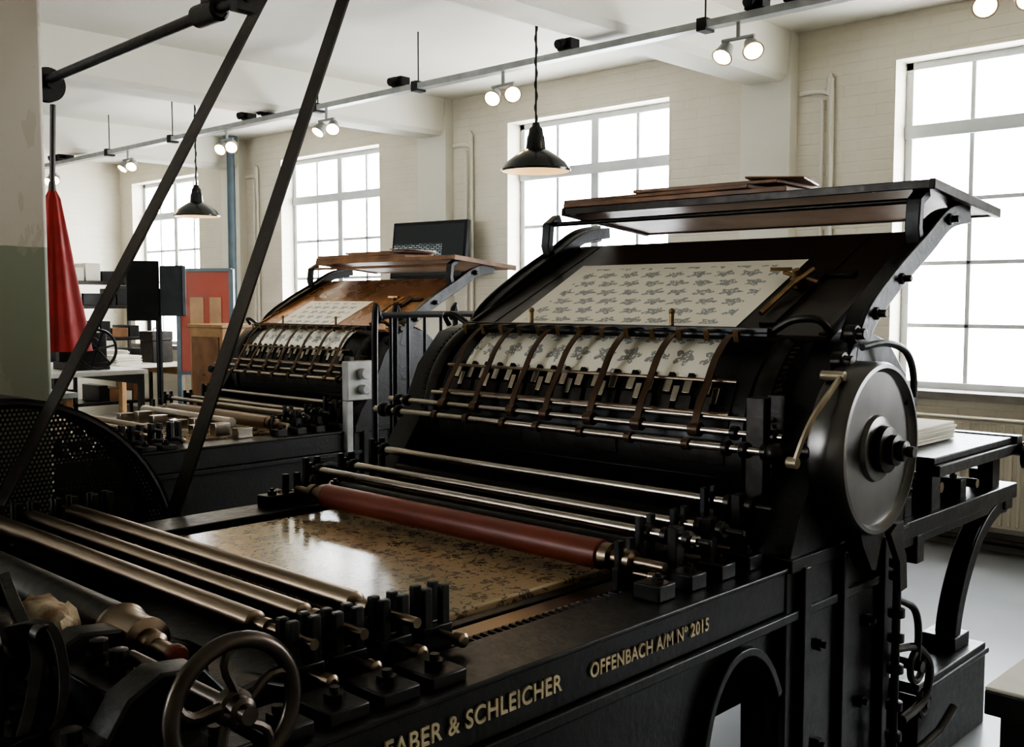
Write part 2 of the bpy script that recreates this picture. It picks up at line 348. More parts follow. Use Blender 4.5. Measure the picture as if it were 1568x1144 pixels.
# ------------------------------------------------------------------ the press
PO=Vector((-2.4,2.95,0))
def press(name,loc,scale,board,second=False):
    P=empty(name,loc,scale)
    def B(n,m,bevel=0,angle=35,sq=True): return MB(n,M[m],P,PO,bevel,angle,sq)
    XR,XL=-1.43,-3.37
    # side frames
    b=B('side_frames','iron',.004)
    for s,x in ((1,XR),(-1,XL)):
        a=lambda d0,d1:(min(x-s*d0,x-s*d1),max(x-s*d0,x-s*d1))
        b.box(*a(0,.17),.62,3.3,.73,.845)
        b.box(*a(-.012,.18),.62,3.4,.845,.858); b.box(*a(-.018,.05),.62,3.3,.70,.728)
        b.box(*a(-.006,.12),3.3,4.47,.80,.86); b.box(*a(.01,.10),3.3,4.44,.765,.80)
        b.prism([(.62,.72),(2.62,.72),(2.62,0),(2.58,0),(2.57,.45),(2.53,.58),(2.44,.65),(2.33,.64),(2.25,.55),(2.2,.35),(2.17,0),(.62,0)],*a(.03,.12))
        b.ribbon(smooth([(x-s*.02,2.58,.50),(x-s*.02,2.52,.60),(x-s*.02,2.43,.66),(x-s*.02,2.32,.645),(x-s*.02,2.23,.53),(x-s*.02,2.18,.3),(x-s*.02,2.15,.02)],4),.05,.025)
        # housing
        b.prism([(2.6,0),(3.25,0),(3.27,.2),(3.36,.85),(3.42,1.12),(3.36,1.36),(3.22,1.47),(3.1,1.5),(2.98,1.47),(2.86,1.34),(2.76,1.12),(2.66,.98),(2.6,.85)],*a(-.005,.13))
        b.box(*a(-.03,.02),2.66,2.70,.0,.85); b.box(*a(-.03,.02),3.18,3.22,.0,.85); b.box(*a(-.03,.02),2.90,2.93,.0,.85)
        b.box(*a(-.03,.1),2.6,3.3,.0,.06); b.box(*a(-.02,.1),2.6,3.34,.84,.88)
        # diagonal board arm
        yz=smooth([(0,3.02,1.38),(0,3.08,1.53),(0,3.28,1.665),(0,3.52,1.79),(0,3.70,1.885),(0,3.88,1.915)],6)
        xa=x-s*.03 if s>0 else -3.18
        b.ribbon([(xa,p.y,p.z) for p in yz],.07,.05)
        b.ribbon([(xa+s*.03,p.y,p.z) for p in yz],.012,.075)
        b.ribbon([(xa,q[0],q[1]) for q in [(3.50,1.76),(3.47,1.84),(3.48,1.93),(3.54,1.965)]],.05,.035)
        b.ribbon([(xa,q[0],q[1]) for q in [(3.0,1.42),(3.03,1.30),(2.97,1.2)]],.06,.07)
        # rear leg: slender curve to plinth
        lg=smooth([(0,4.32,.78),(0,4.2,.74),(0,4.08,.66),(0,3.98,.54),(0,3.92,.42),(0,3.9,.32)],6)
        b.ribbon([(x-s*.05,p.y,p.z) for p in lg],.07,.035)
        b.ribbon([(x-s*.01,p.y,p.z) for p in lg],.012,.055)
        b.ribbon([(x-s*.05,4.45,.80),(x-s*.05,4.40,.76),(x-s*.05,4.25,.765)],.08,.03)
        b.box(*a(-.01,.12),3.84,3.98,.31,.36); b.box(*a(-.05,.16),3.42,4.04,0,.31); b.box(*a(-.06,.17),3.41,4.05,.27,.29)
    # cross members, plus inner boxes added to block light below the bed
    b.box(XL,XR,.62,.7,.3,.8); b.box(XL,XR,4.36,4.44,.76,.83); b.box(XL,XR,3.5,3.56,.7,.8)
    b.box(XL+.1,XR-.1,.8,2.15,.36,.70); b.box(XL+.1,-1.7,2.15,3.0,.33,.72)
    b.done()
    # frame-top blocks & bolts
    b=B('frame_top_blocks','iron',.004)
    c=B('nuts_and_bolts','iron2')
    for s,x in ((1,XR),(-1,XL)):
        xc=x-s*.075
        for y in (.86,.98,1.1,1.22,1.34):
            b.box(xc-.06,xc+.06,y-.045,y+.045,.858,.885); c.hexnut((xc+s*.015,y,.885),(0,0,1),.02,.016)
        for y in (2.1,2.24,2.38,2.52,2.66,2.8):
            b.box(xc-.05,xc+.03,y-.035,y+.035,.858,.9); c.hexnut((xc,y,.90),(0,0,1),.016,.014)
        for y in (3.5,3.75,4.0,4.3):
            b.box(xc-.04,xc+.04,y-.03,y+.03,.858,.93); c.hexnut((xc,y,.93),(0,0,1),.014,.012)
        for y,z in ((2.78,.6),(2.78,.3),(3.1,.6),(3.06,.35),(3.1,.75)): c.hexnut((x+s*.005,y,z),(s,0,0),.02,.02)
    b.done()
    # bed + stone + racks
    b=B('bed_carriage','iron2',.003); b.box(-3.16,-1.75,1.56,3.0,.76,.80)
    b.box(-1.80,-1.765,1.58,3.0,.80,.835); b.box(-3.16,-3.125,1.58,3.0,.80,.835)
    b.done()
    b=B('litho_stone','stone',.006); b.box(-3.11,-1.81,1.59,2.98,.79,.85); b.done()
    b=B('bed_rails','wsteel',.003); b.box(-1.755,-1.69,1.42,2.6,.80,.832); b.box(-3.24,-3.175,1.42,2.6,.80,.832); b.done()
    b=B('gear_racks','iron2')
    for xa,xb in ((-1.675,-1.635),(-3.295,-3.255)):
        b.box(xa,xb,1.4,2.9,.80,.825)
        y=1.41
        while y<2.9: b.prism([(y,.825),(y+.003,.84),(y+.009,.84),(y+.012,.825)],xa,xb); y+=.0235
    b.done()
    # impression cylinder
    CY,CZ,R=3.14,1.14,.37
    b=B('impression_cylinder','iron',0)
    b.lathe((-3.12,CY,CZ),(1,0,0),[(0,R-.03),(0,R),(1.44,R),(1.44,R-.03)],96)
    b.done()
    b=B('cylinder_end_rings','iron2')
    for x0,x1 in ((-3.21,-3.14),(-1.66,-1.60)): b.lathe((x0,CY,CZ),(1,0,0),[(0,R-.06),(0,R+.012),(.02,R+.02),(x1-x0-.02,R+.02),(x1-x0,R+.012),(x1-x0,R-.06)],96)
    n=110
    for x0,x1 in ((-1.595,-1.575),(-3.235,-3.215)):
        b.lathe((x0,CY,CZ),(1,0,0),[(0,.1),(0,R),(x1-x0,R),(x1-x0,.1)],96)
        for i in range(n):
            a_=2*pi*i/n; cc=Vector(((x0+x1)/2,CY+math.cos(a_)*(R+.005),CZ+math.sin(a_)*(R+.005)))
            b.obox(cc,(x1-x0,.012,.010),Matrix.Rotation(a_,3,'X'))
    b.done()
    def cp(deg,off=0,x=0): 
        a_=math.radians(deg); return Vector((x,CY+(R+off)*math.cos(a_),CZ+(R+off)*math.sin(a_)))
    # curved cover plates with slots below the grippers
    b=B('cylinder_plates','iron2',.002)
    for d0,d1,segs in ((176,190,((-3.05,-2.62),(-2.52,-2.16),(-2.06,-1.74))),(194,212,((-3.05,-1.74),))):
        for xa_,xb_ in segs: b.ribbon([cp(d,.003,(xa_+xb_)/2) for d in range(d0,d1,3)],xb_-xa_,.005)
    b.done()
    # transferred sheet on cylinder
    b=B('sheet_on_cylinder','sheetc')
    b.ribbon([(cp(d,.010,-2.43)) for d in range(119,149,3)],1.16,.002)
    b.done()
    b=B('cylinder_gap_dark','blackpl')
    b.ribbon([cp(d,.003,-2.42) for d in range(147,172,3)],1.38,.004)
    b.done()
    b=B('gripper_fingers','steel',.002); g=B('gripper_fingers_dark','iron2',.002)
    x=-3.02; k=0
    while x<-1.80:
        for tgt,d,w,h in ((b,152,.030,.045),(g,160,.055,.05),(g,147,.02,.03)):
            p=cp(d,.015,x); tgt.obox(p,(w,.022,h),Matrix.Rotation(math.radians(d-180),3,'X'))
        if k%2==0:
            p=cp(156,.022,x+.04); b.obox(p,(.024,.02,.055),Matrix.Rotation(math.radians(-25),3,'X'))
        x+=.075; k+=1
    b.done(); g.done()
    b=B('gripper_bars','wsteel')
    b.cyl((-3.1,*cp(164,.02)[1:]),(-1.72,*cp(164,.02)[1:]),.010); b.cyl((-3.1,*cp(148,.022)[1:]),(-1.72,*cp(148,.022)[1:]),.007); b.done()
    # straps
    b=B('guide_straps','strap')
    for i,x in enumerate((-3.0,-2.81,-2.60,-2.42,-2.22,-2.02,-1.80)):
        pts=smooth([(x,2.93,1.505),(x,2.87,1.475),(x,2.81,1.42),(x,2.76,1.34),(x,2.715,1.27),(x,2.685,1.19)],5)
        b.ribbon(pts,.026,.004)
        b.lathe((x-.018,2.70,1.205),(1,0,0),[(0,.022),(.036,.022)],14)
        b.lathe((x-.012,2.655,1.165),(1,0,0),[(0,.019),(.024,.019)],14)
    b.done()
    # front bar of feed board with tabs
    b=B('front_lay_bar','iron',.003); b.box(-3.12,-1.68,2.915,2.95,1.485,1.515)
    b.box(-3.12,-1.68,2.90,2.915,1.495,1.50)
    b.done()
    b=B('lay_tabs','brass',.002)
    for i in range(13):
        x=-3.06+i*.108; b.box(x-.014,x+.014,2.87,2.918,1.502,1.508); b.obox((x,2.865,1.488),(.02,.004,.04),('X',.3))
    for x in (-2.74,-2.06): b.cyl((x,2.94,1.515),(x,2.94,1.56),.008); b.sph((x,2.94,1.563),.011)
    b.done()
    # feed board
    ang=math.atan2(.29,.60)
    def fb(y,off=0): return (y-off*math.sin(ang),1.54+(y-3.05)*.29/.60+off*math.cos(ang))
    b=B('feed_board',board,.003)
    p0,p1,q1,q0=fb(2.95),fb(3.68),fb(3.68,-.022),fb(2.95,-.022)
    b.prism([p0,p1,q1,q0],-3.16,-1.50)
    if not second:
        for x in (-3.02,-1.70): b.prism([fb(2.95,.003),fb(3.66,.003),fb(3.66,0),fb(2.95,0)],x-.004,x+.004)
    b.prism([fb(2.95,.012),fb(3.66,.012),fb(3.66,0),fb(2.95,0)],-3.16,-3.14); b.prism([fb(2.95,.012),fb(3.66,.012),fb(3.66,0),fb(2.95,0)],-1.525,-1.50)
    b.done()
    b=B('printed_sheet','sheet2' if second else 'sheet')
    a0,a1=fb(2.965,.003),fb(3.475 if not second else 3.33,.003)
    xr_=-1.84 if not second else -2.12
    v=[b._v(p) for p in ((-2.91,*a0),(xr_,*a0),(xr_,*a1),(-2.95,*a1))]; b.bm.faces.new(v); b.done()
    # side lay lever on board
    b=B('side_lay_lever','brass')
    f1=fb(3.30,.04)
    b.path([(-1.78,*fb(3.05,.02)),(-1.74,*fb(3.2,.05)),(-1.72,*fb(3.3,.05))],.009)
    b.path([(-1.83,*f1),(-1.66,*fb(3.22,.04))],.008)
    b.lathe((-1.745,*fb(3.24,.02)),(0,-.43,.9),[(0,.026),(.03,.026),(.035,.014),(.06,.014)],18)
    b.obox((-1.85,*fb(3.315,.045)),(.07,.045,.012),('Z',.4)); b.done()
    b=B('side_lay_plate','iron2',.002); b.prism([fb(3.0,.016),fb(3.36,.016),fb(3.36,0),fb(3.0,0)],-1.76,-1.70); b.prism([fb(3.33,.014),fb(3.36,.014),fb(3.36,0),fb(3.33,0)],-1.7,-1.6); b.done()
    # tray
    TL=-3.06; TA=-.10; ty,tz=3.76,1.952
    b=B('delivery_tray','tray' if not second else 'wood',.004)
    b.obox(((TL-1.41)/2,ty,tz),(-1.41-TL,.60,.018),('X',TA)); b.done()
    b=B('tray_edge','wood' if second else 'iron2',.003)
    b.box(TL,-1.39,3.455,3.472,1.968,1.998); b.obox((-1.395,ty,tz),(.02,.62,.035),('X',TA)); b.obox((TL,ty,tz),(.02,.62,.035),('X',TA))
    b.obox(((TL-1.41)/2,4.06,tz-.028),(-1.41-TL,.02,.03),('X',TA))
    b.cyl((-3.2,3.50,1.935),(-1.46,3.50,1.935),.010)
    b.done()
    b=B('stacked_boards','wood',.003)
    b.obox((-2.50,3.69,2.008),(1.12,.46,.020),('Z',.02)); b.obox((-2.58,3.68,2.027),(1.0,.42,.016),('Z',-.03)); b.obox((-2.33,3.66,2.043),(.66,.36,.014),('Z',.06))
    b.obox((-2.05,3.65,2.056),(.22,.30,.008),Matrix.Rotation(.3,3,'Z')@Matrix.Rotation(.05,3,'Y'))
    b.done()
    # rods across
    b=B('cross_rods','steel')
    for (x0,x1,y,z,r) in ((-3.36,-1.50,2.70,1.205,.011),(-3.40,-1.48,2.655,1.165,.012),(-3.1,-1.6,2.72,1.245,.008),(-3.28,-1.56,2.58,1.02,.015),(-3.28,-1.56,2.43,.975,.014),(-3.28,-1.5,2.27,.975,.014)):
        b.cyl((x0,y,z),(x1,y,z),r)
    b.done()
    b=B('rod_collars','iron2')
    for (y,z,r) in ((2.70,1.205,.022),(2.655,1.165,.024),(2.58,1.02,.026),(2.43,.975,.025),(2.27,.975,.024)):
        for x in (-3.30,-3.24,-1.66,-1.60,-1.53): b.lathe((x-.012,y,z),(1,0,0),[(0,r*.8),(.004,r),(.02,r),(.024,r*.8)],14)
    for x in (-1.5,-3.34): b.sph((x,2.655,1.165),.03)
    b.done()
    b=B('form_roller','rubber' if not second else 'wsteel'); b.lathe((-3.05,2.18,.915),(1,0,0),[(0,.03),(.006,.041),(1.304,.041),(1.31,.03)],36); b.done()
    b=B('form_roller_journals','wsteel')
    for x,s in ((-1.74,1),(-3.05,-1)): b.lathe((x,2.18,.915),(s,0,0),[(0,.035),(.03,.036),(.035,.022),(.07,.022),(.072,.03),(.10,.03),(.105,.014),(.2,.014)],20)
    b.done()
    # dark rollers below the cylinder
    b=B('dampening_rollers','iron2')
    b.cyl((-3.2,2.62,.93),(-1.64,2.62,.93),.035); b.cyl((-3.2,2.50,.90),(-1.64,2.50,.90),.03); b.cyl((-3.2,2.35,.90),(-1.64,2.35,.90),.028); b.done()
    # forks
    b=B('roller_forks','iron',.003); c2=B('fork_pins','wsteel')
    ys=[(1.15,.99),(1.255,.985),(1.375,.985),(1.49,.985),(2.18,.97),(2.27,1.02),(2.43,1.02),(2.58,1.06)]
    for xf0,s in ((-1.69,1),(-3.27,-1)):
        for i,(y,zt) in enumerate(ys):
            xf=xf0 if (s>0 or i>3) else -3.34
            for xx in ((0,.035) if i<4 else (.02,)):
                x0=xf+s*xx
                b.box(x0-.009,x0+.009,y-.036,y-.014,.80,zt); b.box(x0-.009,x0+.009,y+.014,y+.036,.80,zt)
                b.box(x0-.011,x0+.011,y-.042,y+.042,.80,.90)
            c2.cyl((xf+s*.03,y,.885),(xf+s*.13,y,.885),.008); c2.lathe((xf+s*.10,y,.885),(s,0,0),[(0,.012),(.004,.016),(.026,.016),(.03,.01)],12)
            c.hexnut((xf+s*.05,y+.03,.84),(s,0,0),.012,.012)
    b.done(); c2.done()
    # inking rollers at the near end
    b=B('inking_rollers','wsteel',sq=False)
    for (x0,x1,y,z,r) in ((-3.20,-1.78,1.375,.945,.026),(-3.21,-1.80,1.255,.945,.022),(-3.21,-1.82,1.15,.945,.025)):
        L=x1-x0
        b.lathe((x0,y,z),(1,0,0),[(0,r*.7),(.004,r),(L-.004,r),(L,r*.7)],28)
        b.cyl((x0-.12,y,z),(x1+.20,y,z),.011); 
        b.lathe((x1+.03,y,z),(1,0,0),[(0,.018),(.02,.018)],16)
    b.done()
    DY,DZ=.965,.925
    b=B('ink_drum','iron2'); b.lathe((-3.2,DY,DZ),(1,0,0),[(0,.03),(.005,.05),(1.15,.05),(1.155,.03)],36); b.done()
    b=B('ink_drum_end','wsteel'); b.lathe((-2.045,DY,DZ),(1,0,0),[(0,.03),(.004,.055),(.02,.058),(.03,.052),(.10,.047),(.11,.05),(.125,.05),(.13,.03),(.16,.028),(.165,.018),(.24,.018)],32)
    b.done()
    b=B('ink_drum_knob','rubber'); b.lathe((-1.82,DY,DZ),(1,0,0),[(0,.019),(.006,.023),(.02,.023),(.026,.019)],20); b.done()
    # handwheel
    HX,HY,HZ=-1.44,.868,.952
    b=B('handwheel','hwheel')
    b.torus((HX,HY,HZ),(1,0,0),.110,.014,56,12)
    b.lathe((HX-.025,HY,HZ),(1,0,0),[(0,.022),(.01,.032),(.03,.032),(.035,.026),(.05,.024),(.055,.016),(.07,.015)],24)
    for i in range(5):
        a_=2*pi*i/5+.3
        pts=[]
        for k in range(6):
            r_=.028+k*.016; a2=a_+.25*math.sin(k/5*pi); pts.append((HX,HY+r_*math.cos(a2),HZ+r_*math.sin(a2)))
        b.path(pts,.0085,8)
    b.cyl((HX-.02,HY,HZ),(HX-.35,HY,HZ),.013)
    b.done()
    # near end gearcase, levers
    b=B('near_end_brackets','iron',.006)
    for x0,x1 in ((-1.70,-1.62),(-2.0,-1.93)):
        b.prism([(.60,.72),(1.12,.72),(1.10,.88),(1.03,.91),(.97,.90),(.92,.96),(.84,.97),(.78,.94),(.74,.88),(.60,.86)],x0,x1)
    b.box(-3.3,-1.6,.60,.82,.80,.86)
    b.box(-2.9,-1.9,.62,.74,.86,.90)
    b.box(-1.93,-1.70,.78,.90,.86,.93)
    b.done()
    b=B('ink_duct','iron2',.004)
    b.prism([(.70,.88),(.90,.88),(.88,.91),(.74,.955),(.68,.95)],-3.15,-2.03)
    for i in range(9): c.hexnut((-3.05+i*.12,.68,.92),(0,-1,0),.014,.014)
    b.done()
    b=B('near_levers','iron2',.002)
    b.ribbon(smooth([(-2.35,.86,.985),(-2.15,.80,.99),(-2.0,.765,.975),(-1.88,.74,.96),(-1.80,.70,.92),(-1.75,.66,.87)],5),.022,.045,side=(.3,1,.2))
    b.ribbon(smooth([(-1.95,.72,.99),(-1.88,.76,1.0),(-1.78,.74,.95),(-1.74,.70,.88),(-1.73,.64,.86)],5),.018,.04,side=(0,1,.2))
    b.path(smooth([(-2.2,.72,1.0),(-2.0,.70,.99),(-1.86,.66,.93),(-1.80,.62,.86)],5),.014)
    b.path([(-2.6,.78,1.0),(-1.9,.70,.955)],.012)
    for x,y in ((-1.66,.70),(-1.82,.68),(-2.05,.68),(-1.78,.84),(-1.86,.84)): 
        zz_=.93 if y>.8 else .86
        b.lathe((x,y,zz_),(0,0,1),[(0,.026),(.02,.026),(.022,.018),(.045,.018),(.047,.012)],8)
    b.lathe((-1.9,.75,1.0),(1,0,0),[(0,.02),(.03,.02)],14)
    b.done()
    # big wheel with hub
    WY,WZ=2.95,1.165
    if not second:
        b=B('crank_wheel','disc')
        b.lathe((-1.425,WY,WZ),(1,0,0),[(0,.20),(0,.252),(.012,.256),(.098,.256),(.11,.250),(.112,.238),(.098,.232),(.092,.226),(.088,.10),(.10,.095),(.105,.075),(.105,.07)],96)
        b.done()
        b=B('crank_hub','iron2')
        b.lathe((-1.33,WY,WZ),(1,0,0),[(0,.07),(.035,.068),(.04,.045),(.06,.045),(.064,.03),(.085,.03),(.09,.016),(.11,.016)],32)
        b.cyl((-1.7,WY,WZ),(-1.42,WY,WZ),.05)
        b.prism([(2.86,.97),(3.05,.95),(3.02,.86),(2.99,.79),(2.96,.80),(2.9,.88)],-1.40,-1.345)
        b.box(-1.345,-1.325,3.14,3.2,1.28,1.30)
        b.done()
        b=B('pale_lever','pale'); b.ribbon(smooth([(-1.42,2.62,1.15),(-1.40,2.63,1.22),(-1.385,2.66,1.28),(-1.37,2.71,1.335),(-1.37,2.78,1.38)],5),.008,.018)
        b.lathe((-1.44,2.62,1.15),(1,0,0),[(0,.016),(.03,.016)],14); b.lathe((-1.43,2.79,1.385),(1,0,0),[(0,.014),(.07,.014)],14); b.done()
        b=B('guard_tube','iron'); b.path(smooth([(-1.4,2.98,1.46),(-1.38,3.1,1.47),(-1.36,3.2,1.44),(-1.35,3.24,1.36),(-1.35,3.23,1.24),(-1.36,3.2,1.18)],6),.011); b.done()
    else:
        b=B('pale_bearing_plate','plate',.006)
        b.box(-1.44,-1.38,2.52,2.74,1.05,1.30); b.box(-1.44,-1.39,2.52,2.57,.72,1.05)
        b.cyl((-1.39,2.63,1.22),(-1.33,2.63,1.22),.035); b.cyl((-1.39,2.63,1.12),(-1.33,2.63,1.12),.03)
        b.done()
        b=B('ink_table_parts','steel',.003)
        for i in range(9): 
            b.box(-3.0+i*.17,-2.93+i*.17,1.75+.05*(i%3),1.85+.05*(i%3),.86,.92+.02*(i%2)); 
        b.cyl((-3.0,1.95,.93),(-1.8,1.95,.93),.03); b.done()
    b=B('housing_details','iron2',.003)
    for y,z,r in ((2.72,1.17,.028),(2.9,1.42,.03),(2.98,1.5,.028),(3.12,1.56,.02),(3.3,1.67,.018),(3.68,1.88,.02)):
        b.lathe((XR-.02,y,z),(1,0,0),[(0,r),(.035,r),(.037,r*.6),(.06,r*.6)],18)
    b.path(smooth([(-1.5,2.98,1.5),(-1.52,2.94,1.54),(-1.6,2.93,1.54),(-1.68,2.94,1.50)],4),.012)
    b.path(smooth([(-3.3,2.98,1.5),(-3.28,2.94,1.54),(-3.2,2.93,1.54),(-3.12,2.94,1.50)],4),.012)
    for y in (2.68,2.8): b.box(-1.6,-1.54,y-.02,y+.02,1.0,1.32)
    for y,z in ((2.58,1.02),(2.43,.975),(2.27,.975)):
        b.cyl((-1.56,y,z),(-1.46,y,z),.009); b.box(-1.585,-1.555,y-.02,y+.02,.86,z+.03)
    b.done()
    # outer linkage near floor
    b=B('pedal_linkage','iron2')
    b.cyl((-1.36,3.18,.08),(-1.36,3.18,.82),.013)
    for z in (.76,.72,.6,.52,.42,.3,.2): b.lathe((-1.36,3.18,z),(0,0,1),[(0,.014),(.004,.026),(.03,.026),(.034,.014)],14)
    b.path(smooth([(-1.36,3.18,.5),(-1.34,3.3,.48),(-1.33,3.38,.40),(-1.33,3.34,.3),(-1.34,3.2,.27)],5),.014)
    b.path(smooth([(-1.36,3.18,.66),(-1.34,3.26,.62),(-1.33,3.28,.55),(-1.34,3.3,.42)],5),.012)
    b.torus((-1.34,3.3,.42),(1,0,0),.05,.012,28,8); b.torus((-1.34,3.36,.28),(1,0,0),.04,.012,24,8)
    b.cyl((-1.42,3.3,.42),(-1.32,3.3,.42),.018); b.cyl((-1.42,3.36,.28),(-1.32,3.36,.28),.016)
    b.ribbon([(-1.35,3.1,.9),(-1.34,3.15,.8),(-1.34,3.16,.7)],.02,.05)
    b.path([(-1.35,3.05,.1),(-1.34,3.5,.14),(-1.33,3.6,.2)],.014)
    b.done()
    # rear delivery table
    b=B('rear_table','iron',.004)
    b.box(-3.2,-1.42,3.6,4.42,1.03,1.055); b.box(-3.2,-1.40,4.38,4.44,.99,1.06); b.box(-1.46,-1.40,3.6,4.42,.99,1.03)
    for x in (-1.48,-3.1):
        for y in (3.7,4.3): b.box(x-.03,x+.03,y-.04,y+.04,.85,1.03)
    b.done()
    b=B('rear_table_roller','iron2'); b.lathe((-3.25,4.47,1.0),(1,0,0),[(0,.03),(1.85,.03),(1.86,.055),(1.90,.055),(1.905,.03),(1.93,.03)],24)
    b.lathe((-1.38,4.4,.98),(1,0,0),[(0,.05),(.03,.05),(.032,.02),(.05,.02)],20); b.done()
    b=B('rear_rollers','steel'); b.cyl((-3.2,3.6,.90),(-1.5,3.6,.90),.025); b.cyl((-3.2,3.75,.93),(-1.45,3.75,.93),.02); b.cyl((-3.2,4.1,.9),(-1.45,4.1,.9),.018); b.done()
    b=B('paper_stack','paper',.002); 
    for i in range(6): b.obox((-1.82+random.uniform(-.01,.01),3.98+random.uniform(-.01,.01),1.0625+i*.011),(.5,.42,.010),('Z',random.uniform(-.03,.03)))
    b.done()
    c.done()
    if not second:
        r=bpy.data.objects.new
        for txt,y,sz,sx in (("FABER & SCHLEICHER",1.16,.052,1.0),("OFFENBACH A/M Nº 2015",1.74,.046,.93)):
            cu=bpy.data.curves.new('nameplate_text','FONT'); cu.body=txt; cu.size=sz; cu.extrude=.0025; cu.offset=.0009; cu.space_character=1.08
            ob=r('nameplate_text',cu); scene.collection.objects.link(ob); ob.data.materials.append(M['gold'])
            ob.parent=P; ob.location=Vector((XR+.003,y,.772))-PO; ob.rotation_euler=(pi/2,0,pi/2); ob.scale=(sx*.9,1,1)
        b=B('rag','rag',sq=False,angle=50)
        cx,cy=-2.12,.85
        rings=[]
        for z,f in ((.925,1.0),(.95,1.02),(.972,.9),(.988,.65)):
            rings.append([b._v((cx+.105*f*math.cos(2*pi*i/18)*(1+.14*math.sin(i*2.3)),cy+.05*f*math.sin(2*pi*i/18)*(1+.16*math.cos(i*1.7)),z+.008*math.sin(i*1.9+z*60))) for i in range(18)])
        for A_,B_ in zip(rings,rings[1:]):
            for i in range(18): b.bm.faces.new((A_[i],A_[(i+1)%18],B_[(i+1)%18],B_[i]))
        b.bm.faces.new(rings[-1]); b.bm.faces.new(rings[0][::-1]); b.done()
    return P
press('flatbed_printing_press',PO,1,'fboard')
press('flatbed_printing_press',PO+Vector((-3.58,1.28,0)),.95,'copper',True)

# ------------------------------------------------------------------ flywheel, belt, guard, shaft
e=empty('belt_drive',(-3.5,1.3,.5)); o=e.location.copy()
b=MB('belt',M['leather'],e,o)
C0=Vector((1.36,.50)); r0=.32; C1=Vector((2.66,3.22)); r1=.12
dv=C1-C0; L=dv.length; base=math.atan2(dv.y,dv.x); off=math.acos((r0-r1)/L)
pts=[]
a0=base+off; a1=base-off+2*pi
for i in range(33): a_=a0+(a1-a0)*i/32; pts.append((C0.x+r0*math.cos(a_),C0.y+r0*math.sin(a_)))
a0=base-off; a1=base+off
for i in range(17): a_=a0+(a1-a0)*i/16; pts.append((C1.x+r1*math.cos(a_),C1.y+r1*math.sin(a_)))
b.ribbon([(-3.44,p[0],p[1]) for p in pts],.085,.008,closed=True); b.done()
b=MB('drive_pulleys',M['iron'],e,o)
b.lathe((-3.49,C0.x,C0.y),(1,0,0),[(0,r0-.03),(0,r0-.006),(.10,r0-.006),(.10,r0-.03)],48); b.cyl((-3.8,C0.x,C0.y),(-3.3,C0.x,C0.y),.03)
b.lathe((-3.49,C1.x,C1.y),(1,0,0),[(0,.04),(0,r1-.005),(.10,r1-.005),(.10,.04)],32)
b.cyl((-3.75,C1.x,C1.y),(-2.6,C1.x,C1.y),.025)
for x in (-3.65,-2.75): b.box(x-.03,x+.03,C1.x-.05,C1.x+.05,3.17,3.498)
b.done()
b=MB('flywheel_guard_mesh',M['perf'],e,o); b.lathe((-3.60,1.3,.66),(1,0,0),[(0,.60),(.004,.60)],72); b.done()
b=MB('flywheel_guard_rim',M['iron'],e,o)
b.lathe((-3.80,1.3,.66),(1,0,0),[(0,.60),(0,.62),(.24,.62),(.24,.585),(.235,.585),(.235,.60)],80,caps=False)
b.torus((-3.565,1.3,.66),(1,0,0),.60,.014,72,8)
for a_ in (20,140,260): b.obox((-3.585,1.3+.3*math.cos(math.radians(a_)),.66+.3*math.sin(math.radians(a_))),(.008,.6,.03),Matrix.Rotation(math.radians(a_),3,'X'))
b.box(-3.8,-3.6,1.2,1.4,0,.1)
b.done()
# belt shifter bar along X
e=empty('belt_shifter_bar',(-4.2,2.1,2.66)); o=e.location.copy()
b=MB('bar',M['iron'],e,o); b.cyl((-5.1,2.1,2.63),(-3.3,2.1,2.68),.022); b.done()
b=MB('pulley_and_bearing',M['iron'],e,o)
b.lathe((-5.05,2.1,2.61),(1,0,0),[(0,.06),(0,.08),(.02,.065),(.04,.08),(.04,.06)],32); b.cyl((-5.08,2.1,2.61),(-4.98,2.1,2.61),.02)
b.lathe((-3.66,2.1,2.67),(1,0,0),[(0,.03),(.01,.042),(.16,.042),(.17,.03)],18); b.box(-3.58,-3.5,2.07,2.13,2.70,2.80); b.box(-3.36,-3.31,2.06,2.14,2.63,2.74)
b.cyl((-3.54,2.1,2.8),(-3.54,2.1,3.498),.018)
b.done()
e=empty('hanging_red_cone',(-5.02,2.1,1.8)); o=e.location.copy()  # red cloth cone on a cord, purpose unidentified
b=MB('cloth',M['redcloth'],e,o,angle=60)
rings=[]
for z,r_ in ((2.13,.012),(2.08,.035),(1.9,.065),(1.65,.105),(1.45,.14),(1.36,.155),(1.365,.13)):
    rings.append([b._v((-5.02+r_*(1+.09*math.cos(8*2*pi*i/64))*math.cos(2*pi*i/64),2.105+r_*(1+.09*math.cos(8*2*pi*i/64))*math.sin(2*pi*i/64),z)) for i in range(64)])
for A,Bq in zip(rings,rings[1:]):
    for i in range(64): b.bm.faces.new((A[i],A[(i+1)%64],Bq[(i+1)%64],Bq[i]))
b.bm.faces.new(rings[0]); b.done()
b=MB('cord',M['leather'],e,o); b.path([(-5.02,2.12,2.52),(-5.02,2.105,2.12)],.014,8); b.lathe((-5.02,2.105,2.1),(0,0,1),[(0,.02),(.06,.015)],10); b.done()

